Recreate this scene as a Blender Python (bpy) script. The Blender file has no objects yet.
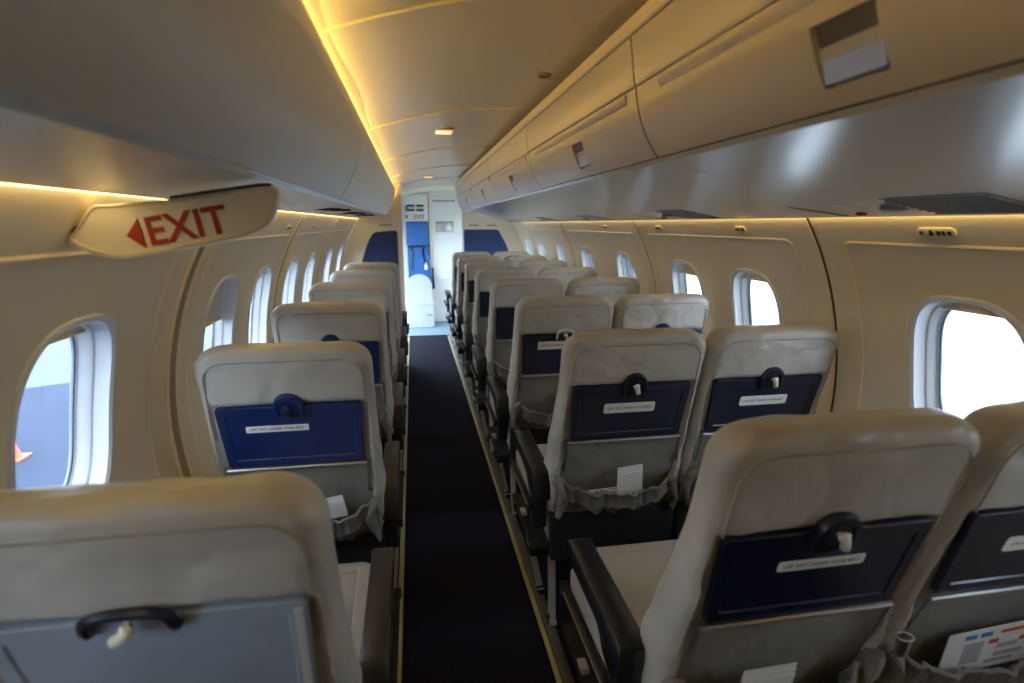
import bpy, math, random
from mathutils import Vector, Matrix, noise
random.seed(7)
PI = math.pi
scene = bpy.context.scene
col = scene.collection

# ------------------------------------------------------------------ materials
def material(name, color, rough=.5, metal=0., spec=.5, bump=0., bscale=40., var=0., vscale=6., coat=0.,
             emit=None, estr=0., stretch=(1, 1, 1), detail=4.):
    m = bpy.data.materials.new(name); m.use_nodes = True
    nt = m.node_tree; b = nt.nodes['Principled BSDF']
    b.inputs['Base Color'].default_value = (*color, 1)
    b.inputs['Roughness'].default_value = rough
    b.inputs['Metallic'].default_value = metal
    b.inputs['Specular IOR Level'].default_value = spec
    b.inputs['Coat Weight'].default_value = coat
    b.inputs['Coat Roughness'].default_value = .2
    if emit:
        b.inputs['Emission Color'].default_value = (*emit, 1)
        b.inputs['Emission Strength'].default_value = estr
    if bump or var:
        tc = nt.nodes.new('ShaderNodeTexCoord'); mp = nt.nodes.new('ShaderNodeMapping')
        mp.inputs['Scale'].default_value = stretch
        nt.links.new(tc.outputs['Object'], mp.inputs['Vector'])
    if bump:
        n = nt.nodes.new('ShaderNodeTexNoise'); n.inputs['Scale'].default_value = bscale; n.inputs['Detail'].default_value = detail
        nt.links.new(mp.outputs['Vector'], n.inputs['Vector'])
        bp = nt.nodes.new('ShaderNodeBump'); bp.inputs['Strength'].default_value = bump; bp.inputs['Distance'].default_value = .01
        nt.links.new(n.outputs['Fac'], bp.inputs['Height']); nt.links.new(bp.outputs['Normal'], b.inputs['Normal'])
    if var:
        n2 = nt.nodes.new('ShaderNodeTexNoise'); n2.inputs['Scale'].default_value = vscale; n2.inputs['Detail'].default_value = 5
        nt.links.new(mp.outputs['Vector'], n2.inputs['Vector'])
        r = nt.nodes.new('ShaderNodeValToRGB')
        r.color_ramp.elements[0].position = .3; r.color_ramp.elements[1].position = .7
        r.color_ramp.elements[0].color = (*[c * (1 - var) for c in color], 1)
        r.color_ramp.elements[1].color = (*[min(1, c * (1 + var)) for c in color], 1)
        nt.links.new(n2.outputs['Fac'], r.inputs['Fac']); nt.links.new(r.outputs['Color'], b.inputs['Base Color'])
    return m

def carpet_material(name, color, ribs):
    m = material(name, color, .95, spec=.1)
    nt = m.node_tree; b = nt.nodes['Principled BSDF']
    tc = nt.nodes.new('ShaderNodeTexCoord')
    w = nt.nodes.new('ShaderNodeTexWave'); w.bands_direction = 'Y'; w.inputs['Scale'].default_value = ribs; w.inputs['Distortion'].default_value = .4
    nt.links.new(tc.outputs['Object'], w.inputs['Vector'])
    r = nt.nodes.new('ShaderNodeValToRGB')
    r.color_ramp.elements[0].color = (*[c * .55 for c in color], 1); r.color_ramp.elements[1].color = (*[c * 1.35 for c in color], 1)
    nt.links.new(w.outputs['Color'], r.inputs['Fac']); nt.links.new(r.outputs['Color'], b.inputs['Base Color'])
    bp = nt.nodes.new('ShaderNodeBump'); bp.inputs['Strength'].default_value = .5; bp.inputs['Distance'].default_value = .004
    nt.links.new(w.outputs['Fac'], bp.inputs['Height']); nt.links.new(bp.outputs['Normal'], b.inputs['Normal'])
    return m

def glass_material(name):
    m = bpy.data.materials.new(name); m.use_nodes = True; nt = m.node_tree; nt.nodes.clear()
    o = nt.nodes.new('ShaderNodeOutputMaterial'); mx = nt.nodes.new('ShaderNodeMixShader')
    t = nt.nodes.new('ShaderNodeBsdfTransparent'); t.inputs['Color'].default_value = (.93, .96, 1, 1)
    g = nt.nodes.new('ShaderNodeBsdfGlossy'); g.inputs['Roughness'].default_value = .03
    f = nt.nodes.new('ShaderNodeFresnel'); f.inputs['IOR'].default_value = 1.1
    nt.links.new(f.outputs[0], mx.inputs[0]); nt.links.new(t.outputs[0], mx.inputs[1]); nt.links.new(g.outputs[0], mx.inputs[2])
    nt.links.new(mx.outputs[0], o.inputs['Surface'])
    return m

M = {
    'wall':    material('cream_wall_lining', (.75, .655, .49), .42, bump=.03, bscale=160, coat=.1),
    'ceiling': material('cream_ceiling', (.78, .68, .49), .38, bump=.04, bscale=7, coat=.15, stretch=(.25, 4, 1)),
    'bin':     material('grey_cream_bin_plastic', (.62, .57, .49), .34, bump=.03, bscale=220, coat=.15),
    'under':   material('pale_grey_underside', (.62, .62, .63), .24, spec=.8, bump=.05, bscale=5, coat=.5, stretch=(1, .5, 1)),
    'seam':    material('dark_seam', (.06, .045, .03), .7),
    'groove':  material('tan_groove', (.34, .26, .16), .6),
    'recess':  material('dark_latch_recess', (.13, .115, .10), .5),
    'boxwhite': material('pale_grey_box', (.50, .54, .58), .45),
    'rail':    material('pale_cream_rail', (.84, .76, .58), .4),
    'armsheen': material('tan_sheen_black_plastic', (.034, .028, .022), .4),  # tan light reflected by the single-seat armrests is put into this colour
    'bead':    material('cream_bead', (.82, .68, .44), .35),
    'reveal':  material('white_window_reveal', (.66, .69, .74), .35, coat=.1),
    'gasket':  material('blue_gasket', (.20, .25, .38), .5),
    'shade':   material('beige_window_shade', (.66, .60, .50), .5),
    'handle':  material('glow_lit_shade_handle', (.85, .62, .28), .35),  # warm glow on the shade tab is put into its colour
    'glass':   glass_material('window_glass'),
    'leather': material('cream_leather', (.49, .465, .425), .40, bump=.5, bscale=13, var=.08, vscale=5, coat=.08),
    'leather2': material('cream_leather_cushion', (.42, .38, .33), .5, bump=.2, bscale=14, var=.06),
    'backcloth': material('grey_back_cloth', (.25, .24, .225), .7, bump=.4, bscale=16, var=.08, vscale=8),
    'fabric':  material('grey_beige_pocket_fabric', (.22, .21, .20), .75, bump=.4, bscale=18, var=.1, vscale=9),
    'piping':  material('tan_piping', (.37, .33, .28), .6),
    'navy':    material('navy_tray_plastic', (.005, .010, .034), .3, coat=.15, bump=.02, bscale=200),
    'navylit':  material('window_lit_tray_plastic', (.005, .020, .115), .3, coat=.15, bump=.02, bscale=200),  # navy tray with window light put into a brighter blue
    'greytray': material('blue_grey_tray_cover', (.27, .31, .38), .45, bump=.15, bscale=10, var=.12),
    'metal':   material('brushed_aluminium', (.62, .62, .63), .32, metal=1., bump=.03, bscale=120),
    'metald':  material('dull_steel', (.30, .29, .28), .45, metal=.9),
    'legmetal': material('pale_leg_alloy', (.66, .64, .62), .4, metal=.35),
    'gold':    material('brass_strip', (.58, .38, .12), .35, metal=.8),
    'black':   material('black_plastic', (.012, .013, .018), .32),
    'blackm':  material('black_matte', (.010, .011, .015), .7),
    'offwhite': material('ivory_latch', (.78, .74, .64), .35),
    'label':   material('white_label', (.80, .80, .76), .5),
    'ink':     material('dark_ink', (.03, .03, .04), .6),
    'red':     material('red_letters', (.36, .018, .012), .5),
    'signface': material('translucent_white_sign', (.78, .72, .62), .3, coat=.3),
    'signrim': material('ivory_sign_rim', (.68, .62, .50), .35, coat=.2),
    'paper':   material('white_paper', (.86, .87, .90), .7),
    'leafblue': material('blue_print', (.06, .22, .5), .6),
    'leafred': material('red_print', (.6, .08, .06), .6),
    'leafgrey': material('grey_print', (.45, .47, .52), .6),
    'carpet':  carpet_material('dark_navy_ribbed_carpet', (.022, .021, .040), 42),
    'sidecarpet': material('dark_blue_carpet', (.016, .018, .034), .95, spec=.1, bump=.4, bscale=300, var=.3, vscale=80),
    'vinyl':   material('blue_vinyl', (.20, .32, .44), .35, var=.12, vscale=14, bump=.04, bscale=90),
    'yellow':  material('photoluminescent_strip', (.50, .46, .20), .45, var=.1, vscale=12),
    'white':   material('white_paint', (.80, .81, .82), .4, bump=.02, bscale=60),
    'bulk':    material('cream_bulkhead', (.88, .81, .66), .45, bump=.02, bscale=90),
    'curtain': material('blue_upholstery', (.028, .055, .20), .7, bump=.25, bscale=40, var=.12, vscale=15),
    'jump':    material('royal_blue_upholstery', (.03, .13, .42), .6, bump=.2, bscale=50, var=.1),
    'grey':    material('grey_plastic', (.30, .31, .33), .4),
    'mirror':  material('silver_panel', (.72, .78, .84), .2, metal=.7),
    'asphalt': material('blue_grey_asphalt', (.036, .046, .075), .9, spec=.1, bump=.2, bscale=3, var=.12, vscale=.5),
    'concrete': material('pale_concrete', (.105, .115, .13), .9, spec=.1, var=.12, vscale=.15),
    'bright':  material('sunlit_concrete', (.40, .41, .42), .9, spec=.1, var=.05, vscale=.2),  # sunlight on this apron is put into its pale colour
    'cone':    material('orange_cone', (.9, .10, .03), .5),
    'cove':    material('warm_cove_tube', (1, .8, .4), .5, emit=(1, .72, .26), estr=7.5),
    'covetop': material('warm_ceiling_tube', (1, .8, .4), .5, emit=(1, .72, .20), estr=28),
    'lens':    material('warm_reading_lens', (1, .8, .5), .3, emit=(1, .58, .25), estr=1.2),
}

# ------------------------------------------------------------------ mesh helper
class MB:
    def __init__(s): s.v = []; s.f = []; s.mi = []; s.sm = []
    def verts(s, pts):
        b = len(s.v); s.v.extend([tuple(p) for p in pts]); return b
    def face(s, idx, mi=0, smooth=True): s.f.append(tuple(idx)); s.mi.append(mi); s.sm.append(smooth)
    def rings(s, rings, mi=0, closed=True, cap0=False, cap1=False, smooth=True):
        n = len(rings[0]); bs = [s.verts(r) for r in rings]
        for a, b in zip(bs, bs[1:]):
            for i in range(n if closed else n - 1):
                j = (i + 1) % n; s.face((a + i, a + j, b + j, b + i), mi, smooth)
        if cap0: s.face(tuple(bs[0] + i for i in range(n))[::-1], mi, False)
        if cap1: s.face(tuple(bs[-1] + i for i in range(n)), mi, False)
        return s
    def box(s, lo, hi, bev=0., mi=0, mat=None):
        """box with chamfered / rounded edges"""
        (x0, y0, z0), (x1, y1, z1) = lo, hi
        b = max(1e-5, min(bev, (x1-x0)*.49, (y1-y0)*.49, (z1-z0)*.49))
        if bev <= 0:
            p = [(x0,y0,z0),(x1,y0,z0),(x1,y1,z0),(x0,y1,z0),(x0,y0,z1),(x1,y0,z1),(x1,y1,z1),(x0,y1,z1)]
            if mat: p = [mat @ Vector(q) for q in p]
            k = s.verts(p)
            for q in ((3,2,1,0),(4,5,6,7),(0,1,5,4),(1,2,6,5),(2,3,7,6),(3,0,4,7)): s.face([k+i for i in q], mi, False)
            return s
        rings = []
        K = 3
        prof = [(b*(1-math.sin(t*PI/2/K)), b*(1-math.cos(t*PI/2/K))) for t in range(K+1)]   # inset, dz
        for ins, dz in prof: rings.append((ins, z0+dz))
        for ins, dz in prof[::-1]: rings.append((ins, z1-dz))
        R = []
        for ins, z in rings:
            ring = rrect2(x0+ins, y0+ins, x1-ins, y1-ins, max(1e-5, b-ins*.999), 3)
            ring = [Vector((x, y, z)) for x, y in ring]
            if mat: ring = [mat @ q for q in ring]
            R.append(ring)
        s.rings(R, mi, True, True, True)
        return s
    def tube(s, path, r, n=8, mi=0, closed=False, cap=True):
        P = [Vector(p) for p in path]; R = []
        m = len(P); up = None
        for i, p in enumerate(P):
            if closed: t = P[(i+1) % m] - P[i-1]
            else: t = P[min(i+1, m-1)] - P[max(i-1, 0)]
            t.normalize()
            if up is None:
                up = Vector((0,0,1)) if abs(t.z) < .9 else Vector((0,1,0))
            a = t.cross(up); a.normalize(); up2 = a.cross(t); up = up2
            rr = r[i] if isinstance(r, (list, tuple)) else r
            R.append([p + a*math.cos(k*2*PI/n)*rr + up2*math.sin(k*2*PI/n)*rr for k in range(n)])
        if closed: R.append(R[0]); s.rings(R, mi)
        else: s.rings(R, mi, True, cap, cap)
        return s
    def prism(s, pts, d, mi=0, bev=0.):
        """polygon given as 3D points (planar), extruded by vector d, optional small chamfer"""
        P = [Vector(p) for p in pts]; d = Vector(d)
        if bev > 0:
            c = sum(P, Vector())/len(P)
            def ins(e):
                out = []
                m = len(P)
                for i in range(m):
                    t = (P[(i+1)%m]-P[i-1]).normalized(); nn = t.cross(d.normalized())
                    q1 = P[i]+nn*e; q2 = P[i]-nn*e
                    out.append(q1 if (q1-c).length < (q2-c).length else q2)
                return out
            dn = d.normalized()
            R = [ins(bev), [p+dn*bev for p in P], [p+d-dn*bev for p in P], [p+d for p in ins(bev)]]
        else: R = [P, [p+d for p in P]]
        s.rings(R, mi, True, True, True, smooth=False)
        return s
    def sphere(s, c, r, mi=0, n=12, sc=(1,1,1)):
        R = []
        for i in range(1, n//2+4):
            th = PI*i/(n//2+4)
            R.append([(c[0]+r*sc[0]*math.sin(th)*math.cos(2*PI*k/n), c[1]+r*sc[1]*math.sin(th)*math.sin(2*PI*k/n), c[2]+r*sc[2]*math.cos(th)) for k in range(n)])
        s.rings(R, mi, True, True, True); return s
    def text(s, txt, mat, size, mi=0, bold=0.):
        vs, fs = text_geo(txt, bold)
        b = s.verts([mat @ (Vector(p)*size) for p in vs])
        for f in fs: s.face([b+i for i in f], mi, False)
        return s
    def mesh(s, name, mats):
        me = bpy.data.meshes.new(name); me.from_pydata(s.v, [], s.f); me.update()
        for m in mats: me.materials.append(m)
        me.polygons.foreach_set('material_index', s.mi); me.polygons.foreach_set('use_smooth', s.sm)
        return me
    def build(s, name, mats, parent=None, sharp=40):
        if not isinstance(mats, (list, tuple)): mats = [mats]
        me = s.mesh(name, mats)
        if sharp: me.set_sharp_from_angle(angle=math.radians(sharp))
        o = bpy.data.objects.new(name, me); col.objects.link(o)
        if parent: o.parent = parent
        return o

_tc = {}
def text_geo(txt, bold):
    k = (txt, bold)
    if k not in _tc:
        cu = bpy.data.curves.new('lettering', 'FONT'); cu.body = txt; cu.size = 1; cu.align_x = 'CENTER'; cu.align_y = 'CENTER'; cu.offset = bold; cu.resolution_u = 3
        o = bpy.data.objects.new('lettering', cu); col.objects.link(o)
        bpy.context.view_layer.update()
        me = bpy.data.meshes.new_from_object(o.evaluated_get(bpy.context.evaluated_depsgraph_get()))
        _tc[k] = ([tuple(v.co) for v in me.vertices], [tuple(p.vertices) for p in me.polygons])
        bpy.data.objects.remove(o); bpy.data.curves.remove(cu); bpy.data.meshes.remove(me)
    return _tc[k]

def rrect2(x0, y0, x1, y1, r, k=4, nx=1, ny=1):
    """rounded rectangle outline, anticlockwise, k steps per corner, straight sides split nx / ny"""
    r = min(r, (x1-x0)*.499, (y1-y0)*.499); P = []
    def corner(cx, cy, a0):
        for i in range(k+1):
            a = a0 + PI/2*i/k; P.append((cx+r*math.cos(a), cy+r*math.sin(a)))
    def side(ax, ay, bx, by, n):
        for i in range(1, n): P.append((ax+(bx-ax)*i/n, ay+(by-ay)*i/n))
    corner(x1-r, y0+r, -PI/2); side(x1, y0+r, x1, y1-r, ny)
    corner(x1-r, y1-r, 0); side(x1-r, y1, x0+r, y1, nx)
    corner(x0+r, y1-r, PI/2); side(x0, y1-r, x0, y0+r, ny)
    corner(x0+r, y0+r, PI); side(x0+r, y0, x1-r, y0, nx)
    return P

def smooth(a, b, x):
    t = max(0., min(1., (x-a)/(b-a))); return t*t*(3-2*t)

def tag(o, label=None, cat=None, group=None, kind=None):
    if label: o['label'] = label
    if cat: o['category'] = cat
    if group: o['group'] = group
    if kind: o['kind'] = kind
    return o
def empty(name, loc, label=None, cat=None, group=None):
    o = bpy.data.objects.new(name, None); col.objects.link(o); o.location = loc; o.empty_display_size = .1
    return tag(o, label, cat, group)
def struct(o): o['kind'] = 'structure'; return o
def copy_tree(o, parent=None):
    c = o.copy(); col.objects.link(c)
    if parent: c.parent = parent
    for ch in [x for x in children[o.name]]: copy_tree(ch, c)
    return c
class _Ch(dict):
    def __missing__(s, k): return [x for x in bpy.data.objects if x.parent and x.parent.name == k]
children = _Ch()

# ------------------------------------------------------------------ cabin geometry
R0, CZ = 1.045, .86
YB, YF = -1.3, 8.2
def wpt(side, y, a, d=0.):
    """wall point: side -1/+1, station y, arc length a from the widest height, d outward"""
    th = a/R0
    return Vector((side*(R0+d)*math.cos(th), y, CZ+(R0+d)*math.sin(th)))
def wa(z): return R0*math.asin(max(-1, min(1, (z-CZ)/R0)))
A0, A1 = wa(.55), R0*PI/2
ZW = 1.028; AW = wa(ZW)
HW, HH = .156, .212                                   # half width / half height of a window opening in the lining
def sup(w, h, n, c, s):
    return (w*math.copysign(abs(c)**(2/n), c), h*math.copysign(abs(s)**(2/n), s))
NW = 64
ANG = [2*PI*(i+.5)/NW for i in range(NW)]
def win_ring(side, yc, w, h, d, n=3.0):
    return [wpt(side, yc+sup(w, h, n, math.cos(t), math.sin(t))[0], AW+sup(w, h, n, math.cos(t), math.sin(t))[1], d) for t in ANG]

RW = [.30, 1.15, 2.05, 2.63, 3.45, 4.26, 5.05, 5.86, 6.56]  # first window on each side is out of view, added for daylight
LW = [.30, 1.17, 2.05, 2.57, 3.17, 3.74, 4.55, 5.25]

def wall_cell(mb, side, y0, y1, yc, a0=A0, a1=wa(1.48)):
    """lining between y0 and y1 with one window opening at yc"""
    K = 7; N = 20
    rect = []
    for i in range(N): rect.append((y1, a0+(a1-a0)*i/N))
    for i in range(N): rect.append((y1+(y0-y1)*i/N, a1))
    for i in range(N): rect.append((y0, a1+(a0-a1)*i/N))
    for i in range(N): rect.append((y0+(y1-y0)*i/N, a0))
    rings = []
    for k in range(K+1):
        f = (k/K)**1.5; ring = []
        for (y, a) in rect:
            t = math.atan2((a-AW)/HH, (y-yc)/HW)
            hx, hy = sup(HW, HH, 3.0, math.cos(t), math.sin(t))
            ring.append(wpt(side, yc+hx+(y-yc-hx)*f, AW+hy+(a-AW-hy)*f))
        rings.append(ring)
    mb.rings(rings)
def wall_grid(mb, side, y0, y1, a0, a1, ny, na):
    rows = [[wpt(side, y0+(y1-y0)*i/ny, a0+(a1-a0)*j/na) for j in range(na+1)] for i in range(ny+1)]
    mb.rings(rows, closed=False)

def build_wall(side, name, wins, y_end, door=None):
    mb = MB()
    ys = [-.15] + [(a+b)/2 for a, b in zip(wins, wins[1:])] + [wins[-1]+.32]
    for (a, b, c) in zip(ys, ys[1:], wins): wall_cell(mb, side, a, b, c)
    top = wa(1.48)
    wall_grid(mb, side, YB, -.15, A0, top, 6, 16)
    segs = [(ys[-1], y_end)]
    if door: segs = [(ys[-1], door[0]), (door[1], y_end)]
    for a, b in segs:
        if b-a > .01: wall_grid(mb, side, a, b, A0, top, max(1, int((b-a)/.2)), 16)
    wall_grid(mb, side, YB, y_end, top, A1, 20, 10)
    # lower dado from floor to lining
    xb = wpt(side, 0, A0)
    segs = [(YB, y_end)]
    if door: segs = [(YB, door[0]), (door[1], y_end)]
    for a, b in segs:
        mb.rings([[(side*.985, a, 0), (side*.985, b, 0)], [(xb.x, a, xb.z), (xb.x, b, xb.z)]], closed=False)
    return struct(mb.build(name, M['wall']))
ADDED_DOOR_R = (7.12, 7.50)  # unseen doorway, added to bring daylight to the forward end
build_wall(1, 'wall_right', RW, YF, ADDED_DOOR_R)
DOOR = (6.05, 7.75)
build_wall(-1, 'wall_left', LW, YF, DOOR)

# windows: recessed reveal, gasket, pane, pull-down shade with handle
def window(i, side, yc, shade):
    mb = MB()
    R = [win_ring(side, yc, HW+.012, HH+.012, .0005), win_ring(side, yc, HW+.011, HH+.011, -.006), win_ring(side, yc, HW+.003, HH+.003, -.0075),
         win_ring(side, yc, HW-.004, HH-.004, -.003), win_ring(side, yc, HW-.007, HH-.007, .012),
         win_ring(side, yc, HW-.012, HH-.012, .024), win_ring(side, yc, HW-.015, HH-.015, .026), win_ring(side, yc, HW-.017, HH-.017, .028),
         win_ring(side, yc, HW-.024, HH-.025, .050), win_ring(side, yc, HW-.027, HH-.028, .052), win_ring(side, yc, HW-.028, HH-.029, .062)]
    mb.rings(R)
    fr = struct(mb.build('window_%d' % i, M['reveal'], sharp=30))
    g = MB()
    g.rings([win_ring(side, yc, HW-.0272, HH-.0282, .053), win_ring(side, yc, HW-.033, HH-.034, .054), win_ring(side, yc, HW-.033, HH-.034, .059)])
    g.build('gasket', M['gasket'], fr)
    p = MB()
    ring = win_ring(side, yc, HW-.028, HH-.029, .058)
    rr = [ring] + [win_ring(side, yc, (HW-.028)*f, (HH-.029)*f, .058) for f in (.75, .5, .25)]
    p.rings(rr, cap1=True)
    p.build('pane', M['glass'], fr)
    # shade: sheet filling the upper part of the recess
    w, h, d = HW-.020, HH-.020, .036
    z_lo = h - 2*h*shade
    sh = MB(); rows = []
    for k in range(9):
        yy = z_lo + (h*.999-z_lo)*k/8
        hw = w*max(0., 1-abs(yy/h)**3.0)**(1/3.0)
        rows.append([wpt(side, yc-hw+2*hw*j/12, AW+yy, d) for j in range(13)])
    sh.rings(rows, closed=False)
    hw0 = w*max(0., 1-abs(z_lo/h)**3.0)**(1/3.0)
    sh.tube([wpt(side, yc-hw0+2*hw0*j/12, AW+z_lo, d-.001) for j in range(13)], .003)
    so = sh.build('shade', M['shade'], fr)
    hd = MB()
    hd.tube([wpt(side, yc+x, AW+z_lo+.010-.006*(x/.04)**2, d-.006) for x in (-.042, -.03, -.015, 0, .015, .03, .042)], [.003, .007, .009, .0095, .009, .007, .003])
    hd.build('handle', M['handle'], so)
shades_r = [.07, .06, .08, .15, .06, .10, .06, .05, .05]
shades_l = [.07, .07, .40, .06, .05, .06, .05, .05]
for i, (y, s) in enumerate(zip(RW, shades_r)): window(i+1, 1, y, s)
for i, (y, s) in enumerate(zip(LW, shades_l)): window(i+10, -1, y, s)

# seams and beads on the lining
tn = [0]
def trim(mb, m):
    tn[0] += 1; return struct(mb.build('trim_%d' % tn[0], m))
def groove(side, y, w=.007, m='seam', both=False):
    mb = MB()
    n = 26; aa = [A0+(wa(1.45)-A0)*k/n for k in range(n+1)]
    mb.rings([[wpt(side, y-w/2, a, .002) for a in aa], [wpt(side, y-w/2, a, -.0025) for a in aa], [wpt(side, y+w/2, a, -.0025) for a in aa], [wpt(side, y+w/2, a, .002) for a in aa]], closed=False)
    trim(mb, M[m])
    if both:
        b = MB(); b.tube([wpt(side, y-w/2-.007, a, .001) for a in aa], .008); trim(b, M['bead'])
    b = MB(); b.tube([wpt(side, y+w/2+.007, a, .001) for a in aa], .008); trim(b, M['bead'])
def panel_bead(side, y0, y1):
    """raised outline of one window panel: two uprights, rounded corners and a top line"""
    at = wa(1.366); r = .03; P = []
    for k in range(21): P.append((y0, A0+(at-r-A0)*k/20))
    for k in range(1, 7): t = PI/2*k/6; P.append((y0+r-r*math.cos(t), at-r+r*math.sin(t)))
    for k in range(1, 12): P.append((y0+r+(y1-y0-2*r)*k/12, at))
    for k in range(0, 7): t = PI/2*k/6; P.append((y1-r+r*math.sin(t), at-r+r*math.cos(t)))
    for k in range(1, 21): P.append((y1, at-r-(at-r-A0)*k/20))
    mb = MB(); mb.tube([wpt(side, y, a, .0015) for y, a in P], .0052, 6); trim(mb, M['bead'])
groove(1, 1.60)
for y in (3.03, 4.65, 6.2): groove(1, y, .006, 'groove')
for y in (1.665, 2.86, 4.10): groove(-1, y, .045, 'groove', True)  # tan fill between paired beads is coloured as the shadow there
for a, b in ((.25, 1.49), (1.73, 2.93), (3.13, 4.55), (4.75, 6.1)): panel_bead(1, a, b)
for a, b in ((.3, 1.52), (1.78, 2.78), (2.95, 4.02), (4.2, 5.4)): panel_bead(-1, a, b)

# floor
fl = MB()
fl.box((-1.0, YB, -.03), (-.425, 7.18, 0)); fl.box((.055, YB, -.03), (1.0, 7.18, 0)); fl.box((-.425, YB, -.03), (.055, 7.18, -.006))
struct(fl.build('floor', M['sidecarpet']))
vf = MB(); vf.box((-1.0, 7.18, -.03), (1.0, YF, .0)); struct(vf.build('floor_front', M['vinyl']))
ac = MB()
n = 60
ac.box((-.424, YB, -.006), (.044, 2.55, .001), .002); ac.box((-.424, 2.553, -.006), (.044, 7.18, .001), .002)
tag(ac.build('aisle_carpet', M['carpet']), 'dark navy ribbed carpet runner along the whole aisle', 'carpet')
def strip(name, x0, x1, z, m, label):
    mb = MB(); mb.box((x0, YB, 0), (x1, 7.1, z), .0015); return tag(mb.build(name, m), label, 'strip')
strip('floor_path_strip', .050, .067, .006, M['yellow'], 'dull yellow floor path strip beside the double seats')
strip('floor_path_strip', -.452, -.432, .006, M['yellow'], 'dull yellow floor path strip beside the single seats')
def track(x, label):
    mb = MB(); mb.box((x-.018, YB, 0), (x+.018, 7.1, .008), .002); mb.box((x-.006, YB, .008), (x+.006, 7.1, .0085))
    return tag(mb.build('seat_track', M['metald']), label, 'track')
track(.088, 'aluminium seat track in the floor under the aisle legs of the double seats')
track(-.476, 'aluminium seat track in the floor under the aisle legs of the single seats')

# ceiling panel
CP = [(-.86, 1.60), (-.72, 1.685), (-.60, 1.745), (-.52, 1.772), (-.42, 1.803), (-.30, 1.835), (-.18, 1.857), (-.06, 1.870), (.06, 1.876), (.16, 1.875), (.30, 1.862), (.42, 1.838), (.60, 1.765), (.72, 1.70), (.86, 1.60)]
def cz_at(x):
    for (a, b), (c, d) in zip(CP, CP[1:]):
        if a <= x <= c: return b+(d-b)*(x-a)/(c-a)
    return 1.6
cl = MB()
xs = [-.86+1.72*k/48 for k in range(49)]
cys = [YB] + [1.2+1.15*k for k in range(-1, 7)]
cys = [y for y in cys if y < YF] + [YF]
for a, b in zip(cys, cys[1:]):
    m_ = 10
    rows = []
    for k in range(m_+1):
        t = k/m_; y = a+(b-a)*t
        sag = .0012*(4*t*(1-t))
        rows.append([(x, y, cz_at(x)+sag+.0012*math.sin(9*x+7*y)) for x in xs])
    cl.rings(rows, closed=False)
struct(cl.build('ceiling', M['ceiling']))
for y in cys[1:-1]:
    mb = MB(); mb.tube([(x, y, cz_at(x)-.0005) for x in xs[6:-6]], .0055, 6); trim(mb, M['bead'])
# rear wall with nothing but lining
rb = MB(); rb.prism([(1.0, YB, 0)] + [tuple(wpt(1, YB, A0+(A1-A0)*k/20)) for k in range(21)] + [tuple(wpt(-1, YB, A1-(A1-A0)*k/20)) for k in range(1, 21)] + [(-1.0, YB, 0)], (0, -.04, 0))
struct(rb.build('wall_rear', M['wall']))

# ------------------------------------------------------------------ overhead bins
def sweep(mb, prof, y0, y1, mi=0, n=1, caps=True):
    mb.rings([[(x, y0+(y1-y0)*k/n, z) for x, z in prof] for k in range(n+1)], mi, True, caps, caps)
def bez(p0, p1, p2, n=6):
    return [((1-t)**2*p0[0]+2*t*(1-t)*p1[0]+t*t*p2[0], (1-t)**2*p0[1]+2*t*(1-t)*p1[1]+t*t*p2[1]) for t in [k/n for k in range(n+1)]]
def latch(mb, y, w, x, z0, z1, side):
    pass
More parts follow.
